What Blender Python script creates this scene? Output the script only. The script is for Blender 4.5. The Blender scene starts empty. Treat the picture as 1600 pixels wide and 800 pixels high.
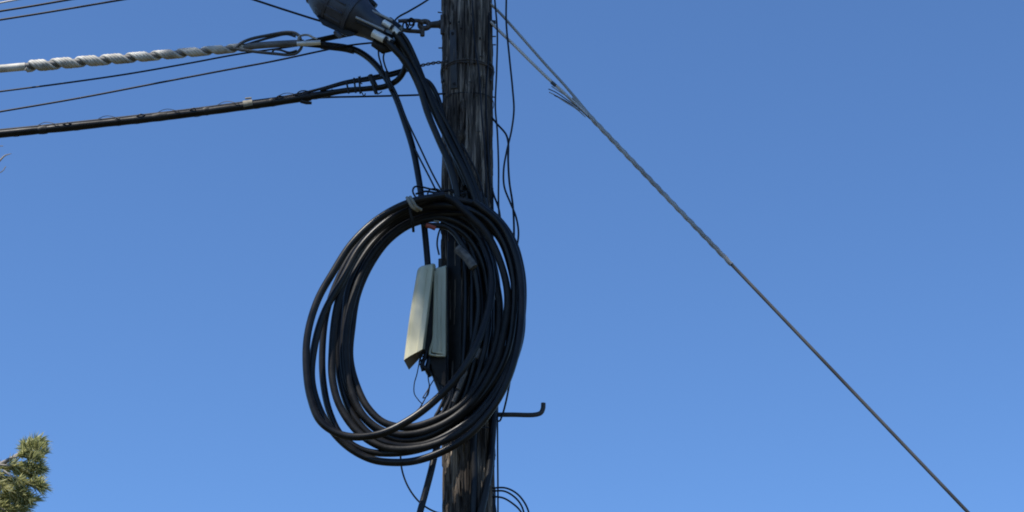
import bpy, bmesh, math, random
from mathutils import Vector, Matrix, noise
random.seed(7)
scene = bpy.context.scene
COL = scene.collection
R = math.radians

# ------------------------------------------------------------------ camera
PITCH, FPX, SLANT, EYE = R(24.5), 3200.0, 11.2, 1.6
CAM = Vector((0.0, -SLANT * math.cos(PITCH), EYE))
cam_data = bpy.data.cameras.new("camera")
cam_data.sensor_width = 36.0
cam_data.lens = 36.0 * FPX / 1600.0
cam_data.clip_start = 0.05
cam_data.clip_end = 5000.0
cam = bpy.data.objects.new("camera", cam_data)
COL.objects.link(cam)
cam.location = CAM
cam.rotation_euler = (R(90) + PITCH, 0, 0)
scene.camera = cam

# ------------------------------------------------------------------ sky, sun, exposure
SUN = Vector((-0.42, -0.36, 0.83)).normalized()
world = bpy.data.worlds.new("World")
scene.world = world
world.use_nodes = True
wn = world.node_tree.nodes
sky = wn.new("ShaderNodeTexSky")
sky.sky_type = 'NISHITA'
sky.sun_disc = False
sky.sun_elevation = math.asin(SUN.z)
sky.sun_rotation = math.atan2(SUN.x, SUN.y)
sky.altitude = 600.0
sky.air_density = 0.85
sky.dust_density = 0.2
sky.ozone_density = 10.0
wb = wn.new("ShaderNodeMix")            # camera white balance of the sky light
wb.data_type = 'RGBA'
wb.blend_type = 'MULTIPLY'
wb.inputs[0].default_value = 1.0
wb.inputs[7].default_value = (0.94, 1.0, 1.01, 1.0)
world.node_tree.links.new(sky.outputs[0], wb.inputs[6])
world.node_tree.links.new(wb.outputs[2], wn["Background"].inputs[0])
wn["Background"].inputs[1].default_value = 0.15
sun_data = bpy.data.lights.new("sun", 'SUN')
sun_data.energy = 5.0
sun_data.angle = R(0.5)
sun_data.color = (1.0, 0.95, 0.87)
sun = bpy.data.objects.new("sun", sun_data)
COL.objects.link(sun)
sun.location = (0, 0, 30)
sun.rotation_euler = SUN.to_track_quat('Z', 'Y').to_euler()
vs = scene.view_settings
vs.view_transform = 'Standard'
vs.look = 'None'
vs.gamma = 1.0
vs.exposure = 0.38
scene.cycles.filter_width = 1.9
scene.cycles.max_bounces = 6

# ------------------------------------------------------------------ measuring helper
PX = SLANT / FPX                    # metres per photograph pixel near the pole


def P(x, y, d=0.0):
    """World point seen at photograph pixel (x, y), d metres on the near side of the pole axis."""
    fwd = Vector((0, math.cos(PITCH), math.sin(PITCH)))
    up = Vector((0, -math.sin(PITCH), math.cos(PITCH)))
    ray = fwd * FPX + Vector((1, 0, 0)) * (x - 800.0) + up * (400.0 - y)
    t = (-d - CAM.y) / ray.y
    return CAM + ray * t


# ------------------------------------------------------------------ materials
def mat_new(name):
    m = bpy.data.materials.new(name)
    m.use_nodes = True
    return m, m.node_tree.nodes, m.node_tree.links, m.node_tree.nodes["Principled BSDF"]


def simple_mat(name, c1, c2, scale=6.0, rough=0.5, rough2=None, metal=0.0, bump=0.0, bump_scale=40.0,
               stretch=(1, 1, 1), spec=0.5, detail=6.0):
    m, n, l, b = mat_new(name)
    tc = n.new("ShaderNodeTexCoord")
    mp = n.new("ShaderNodeMapping")
    mp.inputs["Scale"].default_value = stretch
    l.new(tc.outputs["Object"], mp.inputs[0])
    nz = n.new("ShaderNodeTexNoise")
    nz.inputs["Scale"].default_value = scale
    nz.inputs["Detail"].default_value = detail
    l.new(mp.outputs[0], nz.inputs[0])
    cr = n.new("ShaderNodeValToRGB")
    cr.color_ramp.elements[0].position = 0.35
    cr.color_ramp.elements[1].position = 0.65
    cr.color_ramp.elements[0].color = (*c1, 1)
    cr.color_ramp.elements[1].color = (*c2, 1)
    l.new(nz.outputs[0], cr.inputs[0])
    l.new(cr.outputs[0], b.inputs["Base Color"])
    b.inputs["Roughness"].default_value = rough
    if rough2 is not None:
        mr = n.new("ShaderNodeMapRange")
        mr.inputs["To Min"].default_value = rough
        mr.inputs["To Max"].default_value = rough2
        l.new(nz.outputs[0], mr.inputs[0])
        l.new(mr.outputs[0], b.inputs["Roughness"])
    b.inputs["Metallic"].default_value = metal
    b.inputs["Specular IOR Level"].default_value = spec
    if bump:
        n2 = n.new("ShaderNodeTexNoise")
        n2.inputs["Scale"].default_value = bump_scale
        n2.inputs["Detail"].default_value = 4
        l.new(mp.outputs[0], n2.inputs[0])
        bp = n.new("ShaderNodeBump")
        bp.inputs["Strength"].default_value = bump
        bp.inputs["Distance"].default_value = 0.004
        l.new(n2.outputs[0], bp.inputs["Height"])
        l.new(bp.outputs[0], b.inputs["Normal"])
    return m


M = {}
M['black'] = simple_mat("black_cable_jacket", (0.003, 0.003, 0.0035), (0.015, 0.0138, 0.0125), 7, 0.24, 0.46, bump=0.16, bump_scale=22, spec=0.25)
M['black_old'] = simple_mat("aged_black_jacket", (0.005, 0.005, 0.0055), (0.016, 0.015, 0.0145), 14, 0.4, 0.62, bump=0.3, bump_scale=40, spec=0.25)
M['wire'] = simple_mat("thin_wire_jacket", (0.004, 0.0045, 0.007), (0.009, 0.010, 0.014), 8, 0.5, spec=0.25)
M['grey_cable'] = simple_mat("grey_cable_jacket", (0.07, 0.068, 0.065), (0.14, 0.136, 0.13), 10, 0.5, 0.65, bump=0.2)
M['alu'] = simple_mat("weathered_aluminium", (0.30, 0.285, 0.25), (0.58, 0.55, 0.48), 16, 0.55, 0.7, metal=0.1)
M['rod_grey'] = simple_mat("tarnished_rod", (0.42, 0.40, 0.36), (0.58, 0.55, 0.50), 3, 0.5, 0.65, metal=0.2)
M['steel'] = simple_mat("galvanised_steel", (0.24, 0.24, 0.23), (0.36, 0.355, 0.335), 3, 0.5, 0.7, metal=0.3)
M['dark_steel'] = simple_mat("dark_weathered_steel", (0.028, 0.028, 0.028), (0.06, 0.058, 0.056), 8, 0.55, 0.75, metal=0.3)
M['strand'] = simple_mat("dull_guy_strand", (0.05, 0.05, 0.05), (0.10, 0.10, 0.098), 4, 0.55, 0.7, metal=0.3)
M['rust'] = simple_mat("rusty_steel", (0.04, 0.033, 0.028), (0.10, 0.08, 0.065), 30, 0.7, metal=0.3, bump=0.3)
M['bright'] = simple_mat("bright_port_metal", (0.58, 0.56, 0.50), (0.76, 0.74, 0.68), 30, 0.35, 0.5, metal=0.35)
M['closure'] = simple_mat("closure_plastic", (0.015, 0.018, 0.027), (0.042, 0.047, 0.062), 8, 0.36, 0.55, bump=0.15, bump_scale=20)
M['box'] = simple_mat("weathered_box_plastic", (0.42, 0.395, 0.26), (0.56, 0.53, 0.38), 5, 0.5, 0.65, bump=0.12, bump_scale=30, stretch=(3, 3, 0.7))
M['box_shaded'] = simple_mat("shaded_box_plastic", (0.32, 0.31, 0.21), (0.42, 0.405, 0.29), 5, 0.5, 0.65, bump=0.12, bump_scale=30, stretch=(3, 3, 0.7))  # darker copy of the cover plastic, dimmer light on this half coloured in
M['box_underside_shaded'] = simple_mat("shaded_underside_plastic", (0.15, 0.12, 0.09), (0.24, 0.20, 0.15), 8, 0.7)  # brown of the end cap carries the shade of the underside
M['tie'] = simple_mat("sun_bleached_tie", (0.17, 0.15, 0.105), (0.27, 0.24, 0.18), 30, 0.7)
M['tape'] = simple_mat("grey_sleeve", (0.06, 0.055, 0.05), (0.15, 0.14, 0.125), 40, 0.8, bump=0.5, bump_scale=90)
M['red'] = simple_mat("red_tape", (0.20, 0.04, 0.025), (0.28, 0.06, 0.035), 30, 0.6)
M['knot'] = simple_mat("black_part_and_hole_shade", (0.006, 0.005, 0.005), (0.012, 0.011, 0.010), 30, 0.9)  # near black for nails, box parts and the shade in holes and slots
M['bark'] = simple_mat("pine_bark", (0.07, 0.05, 0.035), (0.20, 0.15, 0.11), 8, 0.9, bump=1.0, bump_scale=14, stretch=(1, 1, 0.3))
M['twig'] = simple_mat("pale_twig_bark", (0.22, 0.19, 0.16), (0.36, 0.32, 0.28), 20, 0.85)
M['ground'] = simple_mat("dry_grass_ground", (0.030, 0.034, 0.016), (0.085, 0.075, 0.042), 1.2, 0.95, bump=1.0, bump_scale=8, detail=10)


def wood_mat():
    m, n, l, b = mat_new("weathered_pole_wood")
    tc = n.new("ShaderNodeTexCoord")
    mp = n.new("ShaderNodeMapping")
    mp.inputs["Scale"].default_value = (34, 34, 1.6)
    l.new(tc.outputs["Object"], mp.inputs[0])
    n1 = n.new("ShaderNodeTexNoise")
    n1.inputs["Scale"].default_value = 1.4
    n1.inputs["Detail"].default_value = 9
    n1.inputs["Roughness"].default_value = 0.65
    l.new(mp.outputs[0], n1.inputs[0])
    mp2 = n.new("ShaderNodeMapping")
    mp2.inputs["Scale"].default_value = (11, 11, 2.6)
    l.new(tc.outputs["Object"], mp2.inputs[0])
    n2 = n.new("ShaderNodeTexNoise")
    n2.inputs["Scale"].default_value = 1.0
    n2.inputs["Detail"].default_value = 5
    l.new(mp2.outputs[0], n2.inputs[0])
    c1 = n.new("ShaderNodeValToRGB")
    e = c1.color_ramp.elements
    e[0].position, e[0].color = 0.34, (0.022, 0.019, 0.017, 1)
    e[1].position, e[1].color = 0.70, (0.48, 0.40, 0.315, 1)
    k = e.new(0.50)
    k.color = (0.10, 0.085, 0.071, 1)
    l.new(n1.outputs[0], c1.inputs[0])
    c2 = n.new("ShaderNodeValToRGB")
    e = c2.color_ramp.elements
    e[0].position, e[0].color = 0.38, (0.33, 0.30, 0.28, 1)
    e[1].position, e[1].color = 0.60, (1, 0.99, 0.97, 1)
    l.new(n2.outputs[0], c2.inputs[0])
    mx = n.new("ShaderNodeMix")
    mx.data_type = 'RGBA'
    mx.blend_type = 'MULTIPLY'
    mx.inputs[0].default_value = 0.9
    l.new(c1.outputs[0], mx.inputs[6])
    l.new(c2.outputs[0], mx.inputs[7])
    l.new(mx.outputs[2], b.inputs["Base Color"])
    b.inputs["Roughness"].default_value = 0.85
    b.inputs["Specular IOR Level"].default_value = 0.25
    bp = n.new("ShaderNodeBump")
    bp.inputs["Strength"].default_value = 0.9
    bp.inputs["Distance"].default_value = 0.012
    l.new(n1.outputs[0], bp.inputs["Height"])
    l.new(bp.outputs[0], b.inputs["Normal"])
    return m


def needle_mat():
    m, n, l, b = mat_new("pine_needles")
    g = n.new("ShaderNodeNewGeometry")
    cr = n.new("ShaderNodeValToRGB")
    e = cr.color_ramp.elements
    e[0].color = (0.20, 0.215, 0.085, 1)
    e[1].color = (0.60, 0.58, 0.33, 1)
    k = e.new(0.5)
    k.color = (0.40, 0.40, 0.17, 1)
    k = e.new(0.9)
    k.color = (0.52, 0.50, 0.24, 1)
    l.new(g.outputs["Random Per Island"], cr.inputs[0])
    l.new(cr.outputs[0], b.inputs["Base Color"])
    b.inputs["Roughness"].default_value = 0.5
    tr = n.new("ShaderNodeBsdfTranslucent")
    l.new(cr.outputs[0], tr.inputs[0])
    mx = n.new("ShaderNodeMixShader")
    mx.inputs[0].default_value = 0.58
    l.new(b.outputs[0], mx.inputs[1])
    l.new(tr.outputs[0], mx.inputs[2])
    l.new(mx.outputs[0], n["Material Output"].inputs[0])
    return m


M['wood'] = wood_mat()
M['needle'] = needle_mat()


# ------------------------------------------------------------------ object helpers
def tag(o, label=None, cat=None, group=None, kind=None):
    if label: o['label'] = label
    if cat: o['category'] = cat
    if group: o['group'] = group
    if kind: o['kind'] = kind
    return o


def empty(name, loc, label, cat, group=None):
    o = bpy.data.objects.new(name, None)
    o.empty_display_size = 0.1
    o.location = loc
    COL.objects.link(o)
    return tag(o, label, cat, group)


class MB:
    """Collects vertices and faces in world space, then links them as one mesh object."""

    def __init__(self):
        self.v, self.f = [], []

    def tube(self, pts, rad, seg=10, closed=False, caps=True):
        n = len(pts)
        rads = rad if isinstance(rad, (list, tuple)) else [rad] * n
        tang = []
        for i in range(n):
            a = pts[(i - 1) % n] if (closed or i > 0) else pts[i]
            b = pts[(i + 1) % n] if (closed or i < n - 1) else pts[i]
            t = b - a
            tang.append(t.normalized() if t.length > 1e-9 else Vector((0, 0, 1)))
        ref = Vector((0.13, 1, 0.21)).normalized()
        nor = ref - tang[0] * ref.dot(tang[0])
        if nor.length < 0.05:
            nor = tang[0].orthogonal()
        nor.normalize()
        base = len(self.v)
        for i in range(n):
            nor = nor - tang[i] * nor.dot(tang[i])
            if nor.length < 1e-6: nor = tang[i].orthogonal()
            nor.normalize()
            bi = tang[i].cross(nor)
            for k in range(seg):
                a = 2 * math.pi * k / seg
                self.v.append(pts[i] + (nor * math.cos(a) + bi * math.sin(a)) * rads[i])
        rings = n if closed else n - 1
        for i in range(rings):
            j = (i + 1) % n
            for k in range(seg):
                k2 = (k + 1) % seg
                self.f.append((base + i * seg + k, base + i * seg + k2, base + j * seg + k2, base + j * seg + k))
        if caps and not closed:
            self.f.append(tuple(base + k for k in reversed(range(seg))))
            self.f.append(tuple(base + (n - 1) * seg + k for k in range(seg)))
        return self

    def hexa(self, c):
        """c: four front corners (tl, tr, br, bl) then four back corners."""
        b = len(self.v)
        self.v += [Vector(p) for p in c]
        for q in ((0, 3, 2, 1), (4, 5, 6, 7), (0, 1, 5, 4), (1, 2, 6, 5), (2, 3, 7, 6), (3, 0, 4, 7)):
            self.f.append(tuple(b + i for i in q))
        return self

    def build(self, name, mat, parent=None, smooth=True, bevel=0.0, bseg=2, loc=None):
        me = bpy.data.meshes.new(name)
        o = bpy.data.objects.new(name, me)
        if parent is not None:
            w = parent.location.copy()
            if parent.parent is not None: w += parent.parent.location
            off = w
            o.parent = parent
            o.location = (0, 0, 0)
        else:
            off = Vector(loc) if loc is not None else self.v[0].copy()
            o.location = off
        me.from_pydata([v - off for v in self.v], [], self.f)
        if bevel:
            bm = bmesh.new()
            bm.from_mesh(me)
            bmesh.ops.bevel(bm, geom=list(bm.edges), offset=bevel, segments=bseg, affect='EDGES', profile=0.6)
            bm.to_mesh(me)
            bm.free()
        me.materials.append(mat)
        bm = bmesh.new()
        bm.from_mesh(me)
        bmesh.ops.recalc_face_normals(bm, faces=bm.faces)
        bm.to_mesh(me)
        bm.free()
        if smooth:
            me.polygons.foreach_set('use_smooth', [True] * len(me.polygons))
            if bevel == 0.0:
                me.set_sharp_from_angle(angle=R(50))
        COL.objects.link(o)
        return o


def spline(pts, per=8, closed=False):
    n = len(pts)
    out = []
    last = n if closed else n - 1
    for i in range(last):
        p0 = pts[(i - 1) % n] if (closed or i > 0) else pts[0] * 2 - pts[1]
        p1, p2 = pts[i % n], pts[(i + 1) % n]
        p3 = pts[(i + 2) % n] if (closed or i < n - 2) else pts[-1] * 2 - pts[-2]
        a = max((p1 - p0).length, 1e-6) ** 0.5
        b = max((p2 - p1).length, 1e-6) ** 0.5
        c = max((p3 - p2).length, 1e-6) ** 0.5
        m1 = ((p1 - p0) / a - (p2 - p0) / (a + b) + (p2 - p1) / b) * b
        m2 = ((p2 - p1) / b - (p3 - p1) / (b + c) + (p3 - p2) / c) * b
        for k in range(per):
            t = k / per
            t2, t3 = t * t, t * t * t
            out.append(p1 * (2 * t3 - 3 * t2 + 1) + m1 * (t3 - 2 * t2 + t) + p2 * (-2 * t3 + 3 * t2) + m2 * (t3 - t2))
    if not closed:
        out.append(pts[-1].copy())
    return out


def pts3(seq, d=0.0):
    return [P(q[0], q[1], q[2] if len(q) > 2 else d) for q in seq]


def span_left(p, slope_to, reach=24.0, half=15.0, step=1.0):
    """Points of an aerial span carrying on leftwards from p with sag (first point farthest left)."""
    dv = slope_to - p
    s, sy = dv.z / dv.x, dv.y / dv.x
    out = []
    n = int(reach / step)
    for k in range(n, 0, -1):
        dx = -k * step
        out.append(Vector((p.x + dx, p.y + sy * dx, p.z + s * dx + s * dx * dx / (2 * half))))
    return out


def wire(name, label, cat, seq, w, mat='wire', d=0.0, group=None, per=8, parent=None, left=False, seg=8):
    """A cable or wire through photograph points; w is its thickness in photograph pixels."""
    p = pts3(seq, d)
    q = spline(p, per)
    if left:
        q = span_left(q[0], q[per]) + q
    o = MB().tube(q, w * 0.5 * PX, seg).build(name, M[mat], parent)
    if parent is None:
        tag(o, label, cat, group)
    elif label:
        o['label'] = label
    return o


def axis_lathe(mb, a, b, prof, seg=24, squash=1.0):
    """Turned body along a->b; prof holds (fraction, radius in pixels)."""
    ax = (b - a)
    mb.tube([a + ax * t for t, r in prof], [max(r, 0.05) * PX for t, r in prof], seg)
    return mb


# ================================================================== SETTING: ground
gb = MB()
N = 40
ext = 2500.0
for j in range(N + 1):
    for i in range(N + 1):
        u, v = (i / N * 2 - 1), (j / N * 2 - 1)
        x, y = math.copysign(abs(u) ** 3, u) * ext, math.copysign(abs(v) ** 3, v) * ext
        gb.v.append(Vector((x, y, 0)))
for j in range(N):
    for i in range(N):
        a = j * (N + 1) + i
        gb.f.append((a, a + 1, a + N + 2, a + N + 1))
tag(gb.build("ground", M['ground'], loc=(0, 0, 0)), kind='structure')

# ================================================================== UTILITY POLE
PT, PB = P(730, 0, 0), P(732, 800, 0)


def axis_at(z):
    t = (z - PT.z) / (PB.z - PT.z)
    return PT + (PB - PT) * t


foot = axis_at(0.0)
pole = empty("utility_pole", foot, "dark weathered wooden utility pole with vertical cracks and a knot hole", "utility pole")
Z0, Z1 = PB.z - 0.25, PT.z + 0.3
zs = [0.0, 0.5, 1.2, 2.0, 2.8, 3.5, 4.0]
zz = Z0
while zz < Z1:
    zs.append(zz)
    zz += 0.011
zs += [Z1 + 0.05, Z1 + 0.3, Z1 + 0.8, Z1 + 1.4, Z1 + 1.8]
SEG = 150
KN = P(721, 221, 0.14)
kn_z, kn_a = KN.z, math.atan2(-math.sqrt(max(0, 0.14 ** 2 - (KN.x - axis_at(KN.z).x) ** 2)), KN.x - axis_at(KN.z).x)


def pole_r(z):
    return 0.142 - 0.009 * min(1.0, max(0.0, (7.4 - z) / 2.6)) + 0.03 * max(0.0, (4.3 - z) / 4.3)


pm = MB()
for z in zs:
    c = axis_at(z)
    for k in range(SEG):
        a = 2 * math.pi * k / SEG
        ca, sa = math.cos(a), math.sin(a)
        q = Vector((ca * 3.2, sa * 3.2, z * 0.9))
        big = noise.noise(q * 0.7) * 0.005
        q2 = Vector((ca * 9 + noise.noise(Vector((z * 1.3, 3, a))) * 0.7, sa * 9, z * 1.15))
        f1 = noise.noise(q2)
        crack = -0.020 * max(0.0, 1 - abs(f1) / 0.08)
        q3 = Vector((ca * 22, sa * 22, z * 3.0))
        fine = noise.noise(q3) * 0.0055 + noise.noise(Vector((ca * 30, sa * 30, z * 11.0))) * 0.0018
        f4 = noise.noise(Vector((ca * 6 + 9, sa * 6, z * 2.2)))
        f5 = noise.noise(Vector((ca * 13 + 4, sa * 13, z * 3.6 + 2)))
        step = (0.006 if f4 > 0.10 else 0.0) + (0.005 if f5 > 0.2 else 0.0)        # lifted slivers
        r = pole_r(z) + big + crack + fine + step - 0.002
        da = (a - kn_a + math.pi) % (2 * math.pi) - math.pi
        g = (da * 0.14 / 0.022) ** 2 + ((z - kn_z) / 0.034) ** 2
        r -= 0.030 * math.exp(-g * 1.3)
        r += 0.009 * math.exp(-(math.sqrt(g) - 1.7) ** 2 * 3)
        pm.v.append(Vector((c.x + ca * r, c.y + sa * r, z)))
for i in range(len(zs) - 1):
    for k in range(SEG):
        k2 = (k + 1) % SEG
        pm.f.append((i * SEG + k, i * SEG + k2, (i + 1) * SEG + k2, (i + 1) * SEG + k))
pm.f.append(tuple((len(zs) - 1) * SEG + k for k in range(SEG)))
shaft = pm.build("shaft", M['wood'], pole)


def on_pole(x, y, lift=0.0):
    """Point on the near face of the pole seen at pixel (x, y)."""
    d = 0.1
    for _ in range(4):
        p = P(x, y, d)
        c = axis_at(p.z)
        dx = p.x - c.x
        rr = pole_r(p.z) + lift
        d = math.sqrt(max(rr * rr - dx * dx, 0.0)) - c.y
    return P(x, y, d)


# slivers of wood standing off the shaft
rs = random.Random(3)
sl = [(700, 60), (704, 130), (715, 20), (728, 30), (738, 75), (747, 40), (757, 110), (752, 20), (733, 150), (744, 170),
      (712, 175), (756, 190), (703, 200), (729, 190), (748, 240), (738, 262), (757, 270), (707, 740), (722, 765), (731, 735),
      (714, 770)]
for (x, y) in sl:
    L = rs.uniform(26, 62)
    w = rs.uniform(1.6, 3.4)
    a, b = on_pole(x, y - L / 2, 0.003), on_pole(x + rs.uniform(-2, 2), y + L / 2, rs.uniform(0.005, 0.012))
    m_ = (a + b) / 2 + (b - a).cross(Vector((1, 0, 0))).normalized() * 0.001
    MB().tube([a, m_, b], [w * PX * .3, w * PX * .6, w * PX * .15], 5).build("wood_sliver", M['wood'], pole)
for k in range(26):
    x, y = rs.uniform(697, 764), rs.uniform(5, 285)
    L = rs.uniform(14, 40)
    a, b = on_pole(x, y - L / 2, 0.002), on_pole(x + rs.uniform(-3, 3), y + L / 2, rs.uniform(0.004, 0.012))
    MB().tube([a, (a + b) / 2, b], [w_ * PX for w_ in (.5, rs.uniform(.8, 1.6), .3)], 5).build("wood_sliver", M['wood'], pole)
for (x, y) in ((713, 82), (735, 128), (752, 88), (726, 168), (744, 150), (759, 132), (702, 168), (738, 22), (711, 108), (748, 205)):
    a, m2, b = on_pole(x - 2.5, y, .001), on_pole(x, y - .5, .008), on_pole(x + 2.5, y + .5, .001)
    MB().tube([a, a.lerp(m2, .8), b.lerp(m2, .8), b], .7 * PX, 6).build("staple", M['dark_steel'], pole)

# flat strap plate with two bolt holes
sp = MB()
c4 = [on_pole(702.5, 48, .002), on_pole(712.5, 47, .002), on_pole(715, 138, .002), on_pole(705, 139, .002)]
nrm = Vector((-0.12, -1, 0)).normalized()
sp.hexa([p + nrm * 0.008 for p in c4] + [p - nrm * 0.006 for p in c4])
strap = sp.build("strap_plate", M['dark_steel'], pole, bevel=0.002)
for (x, y) in ((707, 52), (710, 131)):
    c = on_pole(x, y, .0105)
    MB().tube([c - nrm * 0.004, c + nrm * 0.003], 2.6 * PX, 10).build("bolt_hole", M['knot'], strap)  # dark disc standing in for the shade inside a bolt hole

# nails along the edges and on the face
for (x, y, s) in ((690, 20, -1), (691, 75, -1), (690, 147, -1), (769, 57, 1), (769, 70, 1), (767, 112, 1), (767, 151, 1), (769, 36, 1)):
    p = P(x, y, 0.02)
    q = P(x + s * 6, y + (x % 3) - 1, 0.02)
    MB().tube([p - (q - p) * 1.2, q], 1.1 * PX, 6).build("nail", M['rust'], pole)
for (x, y) in ((717, 35), (721, 44), (703, 36), (741, 98), (728, 98), (750, 60)):
    c = on_pole(x, y, 0.004)
    MB().tube([c + Vector((0, .006, 0)), c - Vector((0, .006, 0))], 1.7 * PX, 8).build("nail", M['knot'], pole)

# step bolt on the right
MB().tube(spline(pts3([(748, 648), (800, 648), (836, 648), (845, 645), (848.5, 638), (849, 630)], 0.02), 8), 3.6 * PX, 12).build("step_bolt", M['dark_steel'], pole)

# wire bands twisted round the shaft
for (yy, ph, ww) in ((92, 0.0, 2.4), (97, 1.4, 2.2), (146, 2.2, 1.3)):
    zc = P(730, yy, 0.14).z
    ring = []
    for k in range(60):
        a = 2 * math.pi * k / 60
        z = zc + 0.012 * math.sin(a + ph) + 0.006 * math.sin(3 * a + ph)
        c = axis_at(z)
        rr = pole_r(z) + 0.007 + 0.003 * math.sin(5 * a)
        ring.append(Vector((c.x + rr * math.cos(a), c.y + rr * math.sin(a), z)))
    MB().tube(ring, ww * .5 * PX, 6, closed=True).build("band_wire", M['rust'] if ww > 2 else M['wire'], pole)
MB().tube(spline(pts3([(764, 97, .06), (769, 104, .04), (770, 115, .03), (766, 127, .06)]), 6), 2.4 * PX, 8).build("band_clip", M['dark_steel'], pole)
MB().tube(spline(pts3([(693, 100, .06), (690, 110, .04), (690, 118, .03), (693, 127, .06)]), 6), 2.0 * PX, 8).build("band_clip", M['dark_steel'], pole)

# eye bolt through the pole, toward the left, with its collar
eye = MB()
eye.tube(pts3([(700, 38), (686, 38)], .03), 7.5 * PX, 14)
eye.tube(pts3([(687, 38), (672, 39)], .03), [6.5 * PX, 5.2 * PX], 14)
ec = P(663.5, 39, .03)
eye.tube([ec + Vector((math.cos(a) * 7.6, 0.25 * math.sin(a) * 0, math.sin(a) * 6.4)) * PX for a in [2 * math.pi * k / 28 for k in range(28)]], 4.6 * PX, 10, closed=True)
eyo = eye.build("eye_bolt", M['rust'], pole)
MB().tube(pts3([(692, 24, .06), (692, 53, .06)]), 4.2 * PX, 8).build("washer_plate", M['rust'], eyo)
MB().tube(pts3([(764, 36), (774, 37)], .03), 5.5 * PX, 10).build("eye_bolt_nut", M['dark_steel'], pole)

# shackle between the eye and the cable ends
sh = MB()
sh.tube(spline(pts3([(622, 33), (640, 32), (657, 33), (662, 36)], .05), 6), 3.2 * PX, 10)
sh.tube(spline(pts3([(620, 44), (636, 48), (650, 49), (658, 50), (661, 53)], .07), 6), 3.4 * PX, 10)
sh.tube(pts3([(660, 46), (660, 56)], .07), 3.8 * PX, 10)
sho = sh.build("shackle", M['rust'])
tag(sho, "small rusty shackle hooked through the eye bolt on the pole", "shackle")
for (cx, cy, r, dd) in ((641, 38, 8, .09), (634, 41, 6, .11), (644, 34, 6, .10)):
    c = P(cx, cy, dd)
    loop = [c + Vector((math.cos(a) * r * .8, math.sin(2 * a) * 3, math.sin(a) * r)) * PX for a in [2 * math.pi * k / 20 for k in range(20)]]
    MB().tube(loop, 1.4 * PX, 6, closed=True).build("wire_ring", M['wire'], sho)

# ================================================================== LEFT SPANS
# 1 pale armoured cable
core = pts3([(0, 107.5), (45, 103.5), (120, 97), (200, 90.5), (280, 83.5), (340, 78), (380, 74)], .03)
core_s = spline(core, 10)
arm = empty("armoured_cable", P(380, 74, .03), "pale grey overhead cable wrapped in spiral armour rods left of the pole", "cable")
full = span_left(core_s[0], core_s[10]) + core_s
cut = len(full) - len(core_s) + 9
MB().tube(full[:cut + 1], 6.6 * PX, 14).build("cable_core", M['alu'], arm)
MB().tube(full[cut:], [(6.0 - 1.4 * k / (len(full) - cut - 1)) * PX for k in range(len(full) - cut)], 14).build("cable_core", M['grey_cable'], arm)  # core coloured darker here to put shade in the grooves between rods
MB().tube(spline(pts3([(378, 74), (400, 71.5), (425, 69.5), (450, 68), (475, 67)], .03), 6), 5.6 * PX, 12).build("cable_jacket", M['grey_cable'], arm)


def helix(seq3, x0, x1, pitch, rad, phase, n, rad1=None):
    """Helix round the polyline between pixel columns x0 and x1."""
    out = []
    acc = [0]
    for i in range(1, len(seq3)): acc.append(acc[-1] + (seq3[i] - seq3[i - 1]).length)
    tot = acc[-1]
    for k in range(n):
        s = tot * (x0 + (x1 - x0) * k / (n - 1))
        i = max(j for j in range(len(acc)) if acc[j] <= s + 1e-9)
        i = min(i, len(seq3) - 2)
        t = (s - acc[i]) / max(acc[i + 1] - acc[i], 1e-9)
        p = seq3[i].lerp(seq3[i + 1], t)
        tg = (seq3[i + 1] - seq3[i]).normalized()
        n1 = Vector((0, -1, 0))
        n1 = (n1 - tg * n1.dot(tg)).normalized()
        n2 = tg.cross(n1)
        a = 2 * math.pi * s / (pitch * PX) + phase
        rr = rad if rad1 is None else rad + (rad1 - rad) * k / (n - 1)
        out.append(p + (n1 * math.cos(a) + n2 * math.sin(a)) * rr * PX)
    return out


for q, ph in enumerate((0.0, 0.85, 1.7, 2.55, 3.4)):
    MB().tube(helix(core_s, 0.105 + 0.005 * q, 1.0, 41, 6.6 + .4 * (q % 2), ph + math.pi * .3, 260, 4.9), [(3.3 - 0.7 * k / 259) * PX for k in range(260)], 10).build("armour_rod", M['alu'], arm)
# grip legs and thimble
MB().tube(spline(pts3([(366, 77, .06), (376, 68, .06), (392, 61, .04), (420, 55, .03), (447, 50.5, .03), (460, 51.5, .03), (467, 56, .03), (470, 63, .04)]), 8), 2.7 * PX, 10).build("grip_leg", M['strand'], arm)
MB().tube(spline(pts3([(366, 74, .0), (380, 71, .0), (400, 65, .02), (425, 58, .02), (448, 53.5, .02), (462, 57, .02)]), 8), 2.2 * PX, 8).build("grip_leg", M['dark_steel'], arm)
MB().tube(spline(pts3([(366, 76, .06), (385, 79, .06), (405, 81.5, .05), (430, 84, .04), (450, 85.5, .04), (463, 83, .04), (470, 76, .04), (472, 70, .04)]), 8), 2.5 * PX, 10).build("grip_leg", M['strand'], arm)
MB().tube(spline(pts3([(425, 84, .03), (428, 78, .05), (437, 78, .05), (452, 82, .05), (464, 79, .05)]), 8), 1.8 * PX, 8).build("grip_leg", M['dark_steel'], arm)
MB().tube(spline(pts3([(466, 64, .06), (467, 58, .06), (473, 55, .06), (482, 55, .06), (490, 59, .06), (496, 61, .06)]), 8), 1.9 * PX, 10).build("thimble", M['alu'], arm)
MB().tube(pts3([(464, 68.5, .07), (501, 66.3, .07)]), [4.1 * PX, 4.1 * PX], 14).build("rod_sleeve", M['bright'], arm)

wire("cable_tail", "black strand running from the thimble behind the splice closure to the shackle", "cable",
     [(478, 66), (500, 61.5), (545, 52), (590, 45), (626, 41)], 8.0, 'black', .05)

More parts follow.
